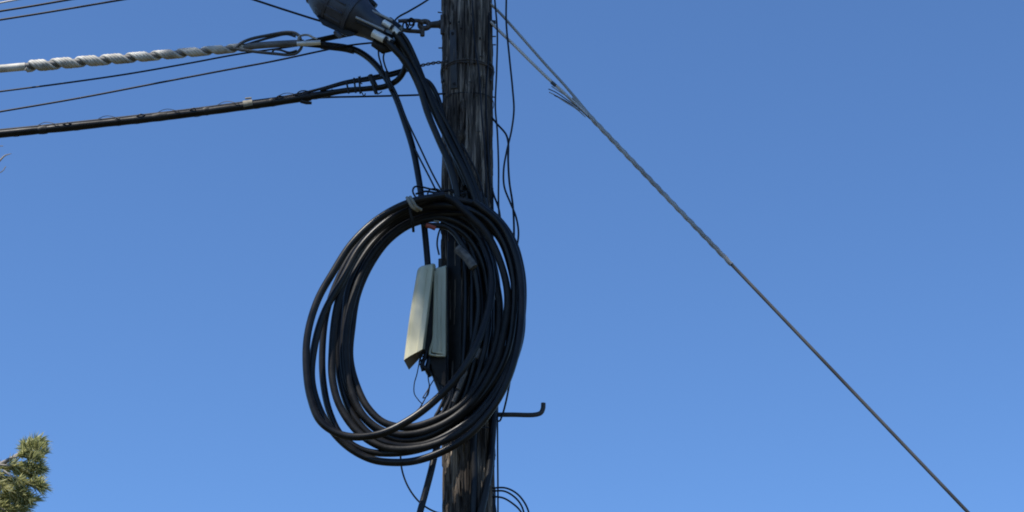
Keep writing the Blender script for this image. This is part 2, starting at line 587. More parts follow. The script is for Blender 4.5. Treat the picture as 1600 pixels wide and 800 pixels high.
# the drop that leaves the armoured cable and bends down to the box
wire("drop_cable", "thick black cable bending down from the armoured cable into the terminal box", "cable",
     [(470, 67.5, .04), (500, 70.5, .04), (528, 73.5, .05), (552, 77, .06), (575, 90, .08), (598, 115, .10), (617, 149, .12), (632, 190, .13), (645, 232, .14),
      (653, 272, .15), (658, 305, .16), (662, 345, .18), (666, 385, .20), (669, 420, .22)], 10.5, 'black', per=8)
hs = MB().tube(spline(pts3([(502, 70.5, .045), (518, 72.5, .045), (538, 75, .05), (553, 78.5, .06)]), 6), [6.6 * PX] * 19, 12).build("cable_sleeve", M['black_old'])
tag(hs, "dark sleeve clamped round the drop cable where it leaves the thimble", "sleeve")

# 2 thin wires of the left spans
G1 = "thin wires crossing the sky left of the pole"
wire("overhead_wire", "thin black wire passing just under the spiral armoured cable", "wire",
     [(0, 143), (100, 130), (200, 115.5), (300, 98), (370, 85), (430, 76.5), (480, 69), (545, 56), (625, 41)], 3.0, 'wire', .0, G1, left=True)
wire("overhead_wire", "thin black wire between the armoured cable and the thick lower cable", "wire",
     [(0, 174.5), (125, 153), (250, 129), (350, 110), (430, 95), (500, 80), (545, 71), (590, 66)], 3.2, 'wire', .08, G1, left=True)
wire("overhead_wire", "uppermost short thin wire in the top left corner", "wire",
     [(0, 4.5), (30, -1), (200, -28), (450, -65), (694, -98)], 3.0, 'rod_grey', .0, G1, left=True)
wire("overhead_wire", "middle one of the three wires in the top left corner", "wire",
     [(0, 17.5), (50, 9.5), (105, 0), (300, -32), (500, -60), (694, -88)], 3.8, 'wire', .0, G1, left=True)
wire("overhead_wire", "lowest and longest of the three wires in the top left corner", "wire",
     [(0, 31), (60, 21.5), (120, 11.5), (188, 0), (350, -26), (520, -48), (694, -70)], 3.6, 'wire', .0, G1, left=True)
wire("closure_wire", "thin wire slanting down from the top edge to the splice closure", "wire",
     [(-400, -290, .6), (0, -140, .45), (250, -48, .35), (395, -1, .3), (450, 17, .28), (505, 34, .27), (530, 40, .27)], 3.6, 'wire')
wire("closure_wire", "thin wire rising from the closure ports to the top of the pole", "wire",
     [(614, 36, .2), (622, 27, .18), (640, 17, .15), (668, 0, .1), (700, -24, .13)], 3.2, 'wire')

# 3 thick lashed cable
lash = empty("lashed_cable", P(560, 132, .08), "thick black lashed cable rising toward the pole, lowest cable on the left", "cable")
lc = pts3([(0, 209.5), (100, 199.5), (220, 186.5), (300, 177), (390, 165), (450, 156.5), (500, 148), (540, 141.5), (575, 138.5), (600, 135.5),
           (620, 126, .1), (631, 111, .13), (634, 95, .16), (628, 78, .2), (614, 60, .23)], .08)
lcs = spline(lc, 16)
lcs = span_left(lcs[0], lcs[16]) + lcs
rad = [6.6 * PX if p.x < P(480, 0).x else (6.6 - 1.9 * min(1, (p.x - P(480, 0).x) / (60 * PX))) * PX for p in lcs]
rad = [r * (1 + .12 * noise.noise(Vector((p.x * 9, 3.1, 0)))) for r, p in zip(rad, lcs)]
MB().tube(lcs, rad, 12).build("cable_core", M['black'], lash)
ms = pts3([(0, 203.5), (100, 193.5), (220, 180.5), (300, 171), (390, 159), (450, 150.5), (500, 139), (540, 127.5), (575, 121), (605, 115), (640, 106), (656, 103)], .06)
mss = spline(ms, 8)
mss = span_left(mss[0], mss[8]) + mss
MB().tube(mss, 2.3 * PX, 8).build("messenger_strand", M['black_old'], lash)
MB().tube(spline(pts3([(500, 141, .10), (540, 130, .10), (575, 125, .10), (612, 118, .10), (640, 109, .09)]), 6), 2.8 * PX, 8).build("messenger_strand", M['black_old'], lash)
mid = spline(pts3([(0, 207), (100, 197), (220, 184), (300, 174.5), (390, 162.5), (450, 154), (520, 141)], .075), 8)
MB().tube(helix(mid, 0, 1, 96, 9.0, 0.4, 240), 0.55 * PX, 5).build("lashing_wire", M['dark_steel'], lash)
# clip, wraps and clamps
cl = MB()
ca, cb = P(380.5, 165, .08), P(395, 162.5, .08)
cl.tube([ca, cb], 7.9 * PX, 14)
cl.tube([P(383, 154, .1), P(393, 153, .1)], 1.5 * PX, 6)
cl.build("clip_band", M['tie'], lash)
for (xa, ya, xb, yb) in ((60, 204, 74, 202.6), (180, 191, 189, 190), (238, 184.5, 262, 181.5), (318, 174.6, 327, 173.4), (420, 161, 431, 159.4), (470, 153.5, 486, 151)):
    MB().tube(pts3([(xa, ya), ((xa + xb) / 2, (ya + yb) / 2 - .6), (xb, yb)], .08), [6.4 * PX, 7.6 * PX, 6.6 * PX], 12).build("tape_patch", M['black_old'], lash)
for (x0, y0, x1, y1, w_, mt_) in ((561, 120, 563, 146, 3.2, 'black_old'), (578, 118, 586, 134, 9, 'black_old'), (583, 134, 588, 146, 6, 'black_old'),
                                   (604, 112, 611, 141, 6.5, 'black_old'), (541, 126, 545, 146, 3, 'black_old'), (553, 122, 556, 145, 3, 'black_old')):
    MB().tube(pts3([(x0, y0), (x1, y1)], .145), w_ * .5 * PX, 8).build("cable_strap", M[mt_], lash)
for s in ([(563, 119, .12), (561, 128, .14), (566, 131, .14)], [(586, 144, .13), (590, 147, .13), (597, 143, .13)], [(565, 144, .1), (569, 150, .1), (571, 146, .1)],
          [(461, 150, .1), (468, 143, .11), (478, 142, .11), (485, 146, .1)], [(430, 155, .1), (435, 150, .11), (443, 151, .1)],
          [(213, 182, .1), (219, 178.5, .11), (227, 180, .1)], [(296, 172, .1), (303, 169, .11), (306, 173, .1)], [(98, 195, .1), (104, 192, .11), (112, 194, .1)]):
    MB().tube(spline(pts3(s), 5), 0.95 * PX, 6).build("lashing_end", M['wire'], lash)
MB().tube(pts3([(470, 158, .1), (479, 160.5, .1), (487, 161, .1)]), [3.2 * PX, 3.0 * PX, 2.4 * PX], 8).build("tag_end", M['black'], lash)
wire("tie_wire", "thin wire from the lower lashed cable straight to the pole", "wire",
     [(400, 164, .05), (470, 155, .05), (515, 152, .05), (560, 151, .05), (620, 149.5, .05), (664, 148, .05), (700, 146, .06)], 3.3, 'wire')
tw = empty("twisted_tie_wire", P(692, 97, .05), "short twisted wire tying the lashed cable messenger to the pole", "wire")
tws = pts3([(640, 107), (660, 102), (675, 99), (690, 97), (700, 96, .1)], .05)
for ph in (0, math.pi):
    MB().tube(helix(spline(tws, 5), 0, 1, 17, 1.6, ph, 80), 1.25 * PX, 6).build("strand", M['rust'], tw)

# ================================================================== SPLICE CLOSURE
AX = Vector((0.868, 0.0, 0.0))


def ax_pt(t, p=0.0, d=.26):
    """Pixel position t along the closure axis and p across it (p > 0 is up and to the right)."""
    return P(549 + .868 * t + .497 * p, 21 + .497 * t - .868 * p, d)


clo = empty("splice_closure", ax_pt(0), "black splice closure with silver ports hanging at the top edge", "splice closure")
prof = [(-150, 11), (-88, 12), (-76, 13.5), (-70, 17), (-60, 24), (-50, 30), (-40, 33.5), (-25, 35.5), (-6, 35), (2, 34.6), (3, 36.5), (9, 36.5), (10, 33), (22, 28), (36, 24), (52, 22), (64, 21), (66, 19.5)]
mb = MB()
mb.tube([ax_pt(t) for t, r in prof], [r * PX for t, r in prof], 40)
mb.build("body", M['closure'], clo)
for k in range(14):
    a_ = 2 * math.pi * k / 14
    axd = (ax_pt(10) - ax_pt(0)).normalized()
    u_ = (ax_pt(0, 10) - ax_pt(0)).normalized()
    w_ = axd.cross(u_)
    rad_ = (u_ * math.cos(a_) + w_ * math.sin(a_))
    MB().tube([ax_pt(t) + rad_ * (r * PX) for t, r in ((-58, 24.5), (-48, 31), (-38, 34), (-22, 35.5), (-4, 35))], 2.1 * PX, 6).build("rib", M['closure'], clo)
for t in (-66, -30):
    rr = 21 if t < -60 else 36.4
    MB().tube([ax_pt(t - 2.2), ax_pt(t + 2.2)], rr * PX, 36).build("rib", M['closure'], clo)
fl = MB()
fl.hexa([ax_pt(-46, -30, .285), ax_pt(24, -22, .285), ax_pt(16, -33, .285), ax_pt(-30, -38, .285),
         ax_pt(-46, -30, .25), ax_pt(24, -22, .25), ax_pt(16, -33, .25), ax_pt(-30, -38, .25)])
fl.build("seam_flange", M['black_old'], clo, bevel=.006)
MB().tube([ax_pt(-8, -37, .28), ax_pt(4, -40, .28)], 4.2 * PX, 10).build("latch", M['closure'], clo)
MB().tube([ax_pt(4, 33, .24), ax_pt(18, 30, .24), ax_pt(28, 29, .24)], [6 * PX, 6 * PX, 4 * PX], 10).build("latch", M['black'], clo)
# guide rails
for (a, b, d_) in (((556, 27), (600, 47), .355), ((577, 15), (613, 32), .33)):
    MB().tube(pts3([a, b], d_), 2.1 * PX, 8).build("guide_rail", M['steel'], clo)
    MB().tube(pts3([(a[0] + 1, a[1] + 6), (b[0] - 1, b[1] + 6)], d_ - .012), 3.4 * PX, 8).build("rail_slot_shade", M['knot'], clo)  # near-black tube in place of the shade in the groove under the rail
# ports
for (a, b, r, d_) in (((583, 51.5), (601, 61.5), 6.6, .34), ((599, 34.5), (611, 42), 5.0, .34), ((613, 45), (622.5, 53), 6.0, .32), ((604, 60), (610, 64), 4.4, .33)):
    po = MB()
    po.tube(pts3([a, b], d_), r * PX, 18)
    po = po.build("port", M['bright'], clo)
    v = (Vector(b) - Vector(a)).normalized()
    e0, e1 = Vector(b) - v * 1.0, Vector(b) + v * 3.5
    MB().tube(pts3([(e0.x, e0.y), (e1.x, e1.y)], d_), (r * .80) * PX, 14).build("gland_nut", M['black_old'], po)
MB().tube(pts3([(588, 56), (614, 66)], .28), 11 * PX, 16).build("port_base", M['black'], clo)
MB().tube(pts3([(606, 34), (624, 48)], .28), 9 * PX, 16).build("port_base", M['black'], clo)
MB().tube(pts3([(583, 67), (600, 76), (612, 76)], .27), [6 * PX, 9 * PX, 5 * PX], 12).build("port_boot", M['black_old'], clo)
wire("feeder_cable", "black cable entering the top end of the splice closure", "cable",
     [(-500, -720, .75), (-100, -420, .5), (200, -205, .36), (330, -115, .3), (400, -68, .27), (430, -48, .26)], 24, 'black')
G2 = "short loose wires under the closure ports"
wire("loose_wire", "left of two thin wires hanging under the closure ports", "wire", [(591, 74, .26), (592, 88, .25), (596, 102, .22), (600, 118, .18)], 2.8, 'wire', group=G2)
wire("loose_wire", "right of two thin wires hanging under the closure ports", "wire", [(602, 78, .26), (599, 90, .25), (602, 104, .22), (609, 120, .18)], 2.8, 'wire', group=G2)
# cables from the ports down to the coil
G3 = "black cables running from the closure ports down the pole"
wire("port_cable", "leftmost thick cable dropping from the silver ports to the coil", "cable",
     [(598, 60, .33), (617, 78, .32), (638, 102, .30), (656, 138, .28), (668, 176, .26), (684, 215, .25), (700, 252, .24), (711, 288, .23), (716, 320, .22)], 10.5, 'black', group=G3)
wire("port_cable", "middle thick cable in the bundle from the closure down the pole", "cable",
     [(617, 50, .32), (630, 72, .30), (646, 100, .27), (664, 138, .25), (682, 180, .23), (704, 226, .215), (725, 268, .21), (740, 305, .20), (752, 345, .19)], 11.5, 'black', group=G3)
wire("port_cable", "rightmost cable of the bundle dropping from the closure across the pole", "cable",
     [(620, 46, .30), (634, 62, .28), (650, 95, .25), (662, 125, .24), (682, 165, .23), (708, 214, .20), (731, 262, .19), (748, 308, .18), (765, 360, .15), (772, 420, .12)], 8.5, 'black', group=G3)
wire("port_cable", "lower cable crossing behind the bundle between closure and pole", "cable",
     [(606, 62, .26), (622, 84, .24), (640, 108, .22), (658, 122, .20), (671, 130, .19), (682, 148, .185), (690, 172, .18), (698, 210, .175), (712, 250, .175), (728, 290, .17)], 8.0, 'black', group=G3)
wire("port_cable", "cable hugging the left edge of the pole above the coil", "cable",
     [(640, 100, .22), (655, 135, .21), (668, 170, .21), (679, 200, .21), (690, 226, .20), (703, 262, .19), (713, 300, .18)], 7, 'black', group=G3)
wire("pole_wire", "thin wire curving over the pole face just above the coil", "wire",
     [(722, 225, .17), (733, 246, .17), (744, 268, .165), (752, 292, .155), (758, 318, .14)], 3.2, 'wire')
wire("pole_wire", "thin wire running down the right front of the pole shaft", "wire",
     [(738, 0, .155), (741, 60, .155), (749, 120, .15), (752, 170, .145), (757, 230, .135), (760, 290, .125), (763, 340, .11)], 2.6, 'wire')
wire("pole_wire", "thin wire along the right edge of the pole shaft", "wire",
     [(764, 20, .07), (763, 90, .09), (759, 150, .11), (761, 200, .10), (763, 250, .09), (766, 300, .07), (768, 360, .05)], 3.0, 'wire')

# ================================================================== CABLE COIL
coil = empty("cable_coil", P(690, 310, .26), "big coil of black cable tied to the pole", "cable coil")
turns = [
    (.365, [(695, 305), (640, 316), (592, 341), (551, 380), (520, 425), (497, 470), (482, 520), (478, 570), (484, 620), (502, 660), (540, 682), (590, 680),
            (640, 657), (690, 617), (730, 566), (757, 505), (768, 450), (763, 405), (742, 365)]),
    (.185, [(695, 341), (648, 349), (610, 374), (580, 411), (558, 460), (549, 510), (548, 560), (556, 602), (574, 638), (603, 661), (640, 668), (680, 657),
            (720, 632), (755, 590), (777, 535), (780, 480), (772, 430), (758, 385), (738, 349)]),
    (.195, [(695, 331), (640, 338), (597, 365), (566, 405), (546, 450), (538, 500), (537, 560), (546, 612), (564, 648), (592, 674), (625, 688), (665, 683),
            (710, 658), (755, 615), (790, 555), (803, 490), (801, 430), (785, 375), (750, 335)]),
    (.272, [(695, 320), (640, 328), (595, 354), (560, 395), (538, 440), (525, 490), (519, 545), (520, 590), (532, 635), (560, 675), (600, 700), (645, 702),
            (695, 689), (740, 660), (780, 610), (806, 545), (817, 480), (813, 420), (795, 365), (755, 325)]),
    (.24, [(695, 311), (640, 322), (592, 350), (555, 388), (528, 437), (511, 490), (503, 550), (505, 600), (515, 645), (534, 680), (565, 702), (605, 708),
            (652, 703), (705, 683), (750, 650), (790, 595), (812, 530), (815, 470), (807, 415), (787, 365), (750, 330)]),
    (.188, [(695, 318), (640, 334), (600, 359), (566, 400), (546, 440), (534, 490), (528, 550), (535, 610), (553, 650), (582, 681), (617, 696), (660, 694),
            (705, 676), (745, 646), (780, 600), (798, 545), (806, 480), (799, 420), (779, 370), (745, 340)]),
    (.207, [(695, 335), (645, 344), (604, 371), (574, 412), (554, 455), (542, 510), (541, 560), (550, 612), (569, 652), (600, 675), (640, 680), (690, 664),
            (735, 630), (768, 580), (787, 520), (793, 460), (783, 410), (760, 366), (735, 338)]),
    (.302, [(695, 308), (640, 324), (600, 349), (561, 389), (532, 440), (507, 490), (491, 540), (487, 590), (495, 630), (514, 668), (545, 700), (580, 717),
           (612, 722), (650, 719), (695, 702), (740, 672), (783, 615), (806, 550), (816, 480), (809, 410), (785, 355), (740, 316)]),
]
rc = random.Random(11)
allp, marks = [], [0]
for ti, (d0, seq) in enumerate(turns):
    n = len(seq)
    dn = turns[(ti + 1) % len(turns)][0]
    for i, (x, y) in enumerate(seq):
        u = i / n
        # ease depth from this turn to the next over the last part of the turn
        w = max(0.0, (u - .72) / .28)
        w = w * w * (3 - 2 * w)
        dd = d0 * (1 - w) + (dn * w if ti < len(turns) - 1 else d0 * w)
        dd += 0.012 * math.sin(2 * math.pi * u * 2 + ti * 1.7)
        allp.append(P(x + rc.uniform(-1.2, 1.2), y + rc.uniform(-1.2, 1.2), dd))
    marks.append(len(allp))
cs = spline(allp, 9)
for ti in range(len(turns)):
    a = marks[ti] * 9
    b = min(marks[ti + 1] * 9, len(cs) - 1)
    MB().tube(cs[a:b + 1], (5.6 if ti != 4 else 5.1) * PX, 14).build("loop", M['black_old' if ti in (1, 3, 6) else 'black'], coil)
# inner strands of the coil lying against the pole
for (w_, seq) in ((9.0, [(660, 352, .20), (700, 356, .215), (728, 392, .235), (742, 425, .22), (748, 480, .2), (738, 540, .19), (722, 600, .19), (704, 645, .17)]),
                  (9.5, [(690, 346, .19), (726, 366, .19), (752, 405, .18), (762, 455, .165), (762, 520, .17), (748, 580, .17), (728, 630, .165), (712, 660, .16)]),
                  (8.0, [(735, 345, .17), (760, 380, .15), (775, 425, .14), (779, 480, .15), (772, 540, .17), (755, 590, .165), (738, 634, .16), (718, 668, .155)]),
                  (8.0, [(712, 345, .165), (735, 385, .17), (750, 440, .17), (752, 500, .17), (742, 560, .175), (728, 610, .165), (712, 650, .16)])):
    MB().tube(spline(pts3(seq), 8), w_ * .5 * PX, 12).build("inner_strand", M['black'], coil)
for (a, b, w_) in (((714, 388, .255), (740, 418, .255), 7.0),):
    sl_ = spline(pts3([a, ((a[0] + b[0]) / 2 + 2, (a[1] + b[1]) / 2 - 1, a[2]), b]), 4)
    MB().tube(sl_, w_ * PX, 14).build("marker_sleeve", M['tape'], coil)
MB().tube(pts3([(716, 608, .30), (728, 580, .30)]), 3.4 * PX, 8).build("tape_wrap", M['tape'], coil)
MB().tube(pts3([(708, 628, .30), (715, 612, .30)]), 2.6 * PX, 8).build("tape_wrap", M['tape'], coil)
MB().tube(pts3([(744, 560, .24), (750, 545, .24)]), 3.0 * PX, 8).build("tape_wrap", M['tape'], coil)
# ties
for k, (x0, y0) in enumerate(((636, 309), (641, 308))):
    MB().tube(spline(pts3([(x0, y0, .36), (x0 + 4, y0 + 7, .405), (x0 + 9, y0 + 15, .40), (x0 + 17, y0 + 20, .37)]), 6), 2.6 * PX, 8).build("cable_tie", M['tie'], coil)
MB().tube(spline(pts3([(641, 318, .36), (642, 335, .355), (645, 350, .33), (646, 362, .29)]), 6), 2.1 * PX, 8).build("cable_tie", M['black_old'], coil)
MB().tube(spline(pts3([(666, 352, .29), (673, 354, .29), (680, 357, .28)]), 5), 3.5 * PX, 10).build("tape_wrap", M['red'], coil)['label'] = "faded red tape"
MB().tube(pts3([(678, 345.5, .30), (686, 346.5, .29)]), 1.7 * PX, 8).build("tape_wrap", M['tie'], coil)
# twine at the top of the coil
wire("twine", None, None, [(655, 315, .30), (648, 306, .30), (645, 298, .28), (648, 292, .27), (658, 292, .25), (675, 296, .23), (694, 299, .20), (710, 296, .18), (725, 299, .17)], 3.0, 'wire', parent=coil)
wire("twine", None, None, [(650, 303, .30), (665, 299, .28), (682, 301, .26), (700, 297, .24), (715, 303, .22), (728, 302, .2)], 3.6, 'wire', parent=coil)
wire("twine", None, None, [(668, 303, .29), (672, 296, .28), (684, 296, .27), (690, 302, .27)], 2.6, 'wire', parent=coil)
# short wire hanging inside the coil
wire("loose_wire", "short thin wire end hanging inside the top of the coil", "wire", [(690, 352, .2), (685, 366, .2), (683, 382, .2), (686, 398, .2)], 2.8, 'wire')
wire("support_wire", "longer of two thin wires slanting down to the top of the coil", "wire", [(606, 120, .17), (622, 152, .19), (636, 188, .2), (655, 228, .21), (674, 268, .23), (690, 298, .25)], 2.8, 'wire')
wire("support_wire", "shorter of two thin wires slanting down to the top of the coil", "wire", [(648, 232, .17), (658, 252, .19), (670, 275, .22), (681, 297, .25)], 2.8, 'wire')

# ================================================================== TERMINAL BOX
tb = empty("terminal_box", P(680, 480, .16), "open pale grey terminal box hanging inside the coil beside the pole", "terminal box")


def lerp2(a, b, t): return (a[0] + (b[0] - a[0]) * t, a[1] + (b[1] - a[1]) * t)


# hinged cover: a shallow trough swung open to the left
cv = MB()
ftl, ftr, fbr, fbl = (652, 424), (677, 419), (661, 545), (631.5, 561)
btl, btr, bbr, bbl = (657, 424), (681, 417), (667, 548), (639, 578)
rows = 14
for i in range(rows + 1):
    t = i / rows
    fl_, fr_, bl_, br_ = lerp2(ftl, fbl, t), lerp2(ftr, fbr, t), lerp2(btl, bbl, t), lerp2(btr, bbr, t)
    bow = 1.2 * math.sin(math.pi * t)
    ring = [P(bl_[0], bl_[1], .17), P(fl_[0] - .5 - bow, fl_[1] + 2, .235), P(fl_[0] + 1.5 - bow, fl_[1], .262),
            P(*lerp2((fl_[0] - bow, fl_[1]), fr_, .30), .272), P(*lerp2(fl_, fr_, .62), .274), P(*lerp2(fl_, fr_, .68), .282), P(*lerp2(fl_, fr_, .96), .282), P(*fr_, .272),
            P(fr_[0] + 1, fr_[1], .235), P(br_[0], br_[1], .17)]
    cv.v += ring
K = 10
for i in range(rows):
    for k in range(K):
        k2 = (k + 1) % K
        cv.f.append((i * K + k, i * K + k2, (i + 1) * K + k2, (i + 1) * K + k))
cover = cv.build("cover", M['box'], tb)
# rounded top of the cover
tp = MB()
for i, (s, dy) in enumerate(((1.0, 0), (.96, -3), (.86, -5.5), (.62, -7))):
    cx_, cy_ = 666.5, 421.0
    ring = []
    for (x, y, d_) in ((657, 424, .17), (651.5, 426, .235), (653.5, 424, .262), (659.5, 422.5, .272), (667.5, 421, .274), (669, 420.6, .282), (676, 419.2, .282), (677, 419, .272), (678, 419, .235), (681, 417, .17)):
        ring.append(P(cx_ + (x - cx_) * s, cy_ + (y - cy_) * (s if i else 1) + dy, .225 + (d_ - .225) * s))
    tp.v += ring
for i in range(3):
    for k in range(K):
        k2 = (k + 1) % K
        tp.f.append((i * K + k, i * K + k2, (i + 1) * K + k2, (i + 1) * K + k))
tp.f.append(tuple(3 * K + k for k in range(K)))
tp.build("cover_top", M['box'], cover)
eb = MB()
ring = cv.v[rows * K:(rows + 1) * K]
cen = sum(ring, Vector()) / K
up_ = Vector((0, 0, .012))
eb.v = [p.lerp(cen, .04) + up_ * .2 for p in ring]
eb.f = [tuple(range(K))]
eb.build("end_cap", M['box_underside_shaded'], cover, smooth=False)
# fixed half against the pole
bs = MB()
bs.hexa([P(680, 420, .225), P(697, 416, .225), P(696.5, 555, .225), P(674.5, 551, .225), P(682, 418, .10), P(698, 414, .10), P(698, 557, .10), P(679, 555, .10)])
back = bs.build("back_shell", M['box_shaded'], tb, bevel=.007, bseg=3)
MB().tube(spline(pts3([(679.5, 424), (679, 470), (678, 510), (677, 530), (672.5, 546), (671.5, 555)], .222), 6), 1.9 * PX, 8).build("rim", M['box_shaded'], back)
MB().tube(pts3([(672, 554, .225), (684, 556, .226), (696, 556, .225)]), 1.8 * PX, 8).build("rim", M['box_shaded'], back)
for xx in (684, 690):
    MB().tube(pts3([(xx, 430, .2265), (xx - .5, 548, .2265)]), .8 * PX, 6).build("ridge", M['box_shaded'], back)
MB().tube(pts3([(681, 421, .2), (697, 417, .2)]), 2.0 * PX, 8).build("rim", M['box_shaded'], back)
MB().tube(pts3([(688, 420, .17), (688, 405, .17)]), 3.2 * PX, 12).build("cable_plug", M['dark_steel'], back)
MB().tube(pts3([(663, 424, .21), (669, 413, .21)]), 4.4 * PX, 12).build("cable_plug", M['black'], tb)
MB().hexa([P(668, 440, .215), P(682, 440, .215), P(680, 556, .215), P(660, 548, .215), P(672, 440, .13), P(684, 440, .13), P(684, 570, .13), P(664, 560, .13)]).build("terminal_block", M['knot'], tb, bevel=.004)
MB().hexa([P(667, 556, .20), P(697, 557, .20), P(697, 606, .20), P(685, 598, .20), P(670, 556, .10), P(699, 557, .10), P(700, 612, .10), P(690, 606, .10)]).build("cable_entry", M['knot'], tb, bevel=.006)
for seq, w_ in (([(668, 545, .2), (664, 558, .21), (660, 570, .21), (662, 580, .2)], 7), ([(672, 548, .19), (671, 562, .19), (668, 577, .19), (674, 588, .18)], 9), ([(658, 571, .215), (665, 576, .215), (670, 583, .2)], 6), ([(676, 556, .18), (677, 575, .18), (682, 592, .17), (690, 612, .17)], 10)):
    MB().tube(spline(pts3(seq), 5), w_ * .5 * PX, 8).build("terminal_lug", M['black'], tb)
for seq in ([(657, 560), (658, 572), (655, 566), (660, 556), (663, 566), (659, 578)], [(661, 548), (656, 556), (659, 563), (664, 558)]):
    MB().tube(spline(pts3(seq, .225), 6), 1.2 * PX, 6).build("inner_wire", M['wire'], tb)
wq = random.Random(5)
for seq, w_ in (([(655, 566), (651, 585), (647, 600), (648, 615), (654, 626), (659, 632), (652, 641)], 1.7),
                ([(668, 578), (670, 594), (671, 603), (667, 616), (660, 630), (654, 640)], 1.9),
                ([(682, 588), (674, 600), (666, 612), (661, 622), (668, 618), (672, 604)], 1.7),
                ([(652, 640), (651, 652), (643, 660), (641, 668), (642, 676)], 1.7)):
    p = pts3([(x + wq.uniform(-.6, .6), y, .2 + wq.uniform(-.01, .01)) for x, y in seq])
    MB().tube(spline(p, 8), w_ * .5 * PX, 6).build("inner_wire", M['wire'], tb)
# tangle of tails below the box
tg_ = empty("cable_tangle", P(690, 600, .2), "tangle of short black wires between the terminal box and the coil", "wires")
for seq, w_ in (([(690, 600), (694, 620), (686, 640), (680, 652), (684, 664)], 5), ([(700, 596), (704, 616), (696, 636), (688, 650)], 6), ([(686, 640), (692, 632), (700, 640), (694, 652), (685, 648)], 2.4),
                ([(682, 650), (690, 642), (697, 650), (690, 662), (683, 658)], 2.2), ([(708, 600), (706, 622), (700, 642), (690, 660), (676, 664)], 5)):
    MB().tube(spline(pts3(seq, .185), 8), w_ * .5 * PX, 8).build("wire_tail", M['black'], tg_)

# ================================================================== RIGHT-HAND LOOSE WIRES
G4 = "loose thin wires hanging along the right side of the pole"
wire("hanging_wire", "outermost loose wire right of the pole, hanging from the top edge", "wire",
     [(788, -60), (791, -10), (791, 35), (796, 90), (801, 140), (803, 172), (799, 205), (792, 235), (787, 265), (788, 292), (797, 316), (806, 338), (810, 360), (809, 378), (805, 394)], 3.1, 'wire', .06, G4)
wire("hanging_wire", "nearly straight loose wire just right of the pole", "wire",
     [(770, -30), (774, 10), (777, 50), (776, 110), (774, 168), (777, 205), (779, 260), (779, 320), (781, 352), (783, 380)], 2.9, 'wire', .08, G4)
wire("hanging_wire", "kinked loose wire leaving the pole edge and crossing the outermost one", "wire",
     [(757, 172, .08), (764, 178), (776, 193), (790, 209), (794, 222), (794, 250), (796, 285), (801, 318), (803, 350), (803, 385)], 3.4, 'wire', .04, G4)
wire("hanging_wire", "short loose wire leaving the pole edge just above the coil", "wire",
     [(763, 240, .08), (767, 285), (771, 303), (779, 325), (782, 345), (784, 365)], 3.2, 'wire', .05, G4)
wire("hanging_wire", "inner loose wire between pole edge and straight wire above the coil", "wire",
     [(764, 268, .07), (769, 300), (770, 325), (770, 345)], 3.2, 'wire', .05, G4)
wire("hanging_wire", "loose wire loop hanging right of the pole above the step bolt", "wire",
     [(800, 570, .1), (796, 600, .08), (790, 630, .06), (785, 648, .06), (780, 658, .06), (774, 655, .06), (770, 646, .08)], 3.0, 'wire', group=G4)
wire("hanging_wire", "straight thin wire right of the pole below the step bolt", "wire",
     [(779, 560, .08), (777.5, 620, .06), (777.5, 700, .05), (778, 760, .05), (778, 900, .05)], 2.6, 'wire', group=G4)
G5 = "thin wires arching right at the bottom of the pole"
for seq, lab in (([(755, 765), (772, 762.5), (790, 762.5), (806, 770), (818, 783), (826, 800), (830, 830), (822, 870), (800, 890)], "uppermost of the three thin wires arching right at the bottom of the pole"),
                 ([(752, 767), (772, 767), (788, 767.5), (802, 775), (813, 787), (819, 803), (820, 830), (808, 860)], "middle of the three thin wires arching right at the bottom of the pole"),
                 ([(755, 776), (772, 776), (786, 778), (800, 786), (812, 797), (818, 810), (816, 840)], "lowest of the three thin wires arching right at the bottom of the pole")):
    wire("arching_wire", lab, "wire", seq, 2.8, 'wire', .06, G5)

# ================================================================== CABLES BELOW THE COIL
wire("riser_cable", "thick black cable following the right edge of the pole below the coil", "cable",
     [(776, 470, .07), (776, 540, .07), (774, 600, .07), (771, 650, .08), (768.5, 690, .09), (765, 730, .11), (758, 770, .13), (750, 810, .145), (747, 900, .155), (747, 1500, .16)], 11.5, 'black', seg=12)
wire("riser_cable", "thick black cable running down the middle of the pole face", "cable",
     [(748, 560, .135), (744, 640, .132), (740, 690, .130), (741, 740, .130), (740, 800, .130), (740, 900, .13), (740, 1500, .13)], 11, 'black', seg=12)
wire("riser_cable", "short dark cable at the lower right edge of the pole", "cable",
     [(758, 700, .04), (763, 740, .04), (768, 772, .04), (772, 800, .04), (776, 860, .04), (776, 1500, .04)], 8, 'black', seg=10)
wire("tie_wire", "short thin tie wire across the pole below the coil", "wire", [(738, 668, .185), (748, 668.5, .18), (764, 668, .14)], 1.8, 'wire')
wire("tail_cable", "thick cable slanting down left from the bottom of the coil", "cable",
     [(688, 680, .15), (680, 708, .17), (673, 738, .19), (664, 772, .19), (655, 805, .2), (640, 870, .2), (628, 960, .18), (640, 1300, .1)], 10, 'black', seg=12)
wire("loose_wire", "thin wire curving below the coil and behind the slanting cable", "wire",
     [(626, 690, .2), (626, 716, .18), (629, 738, .15), (639, 763, .14), (656, 785, .13), (678, 799, .12), (705, 806, .14)], 2.7, 'wire')

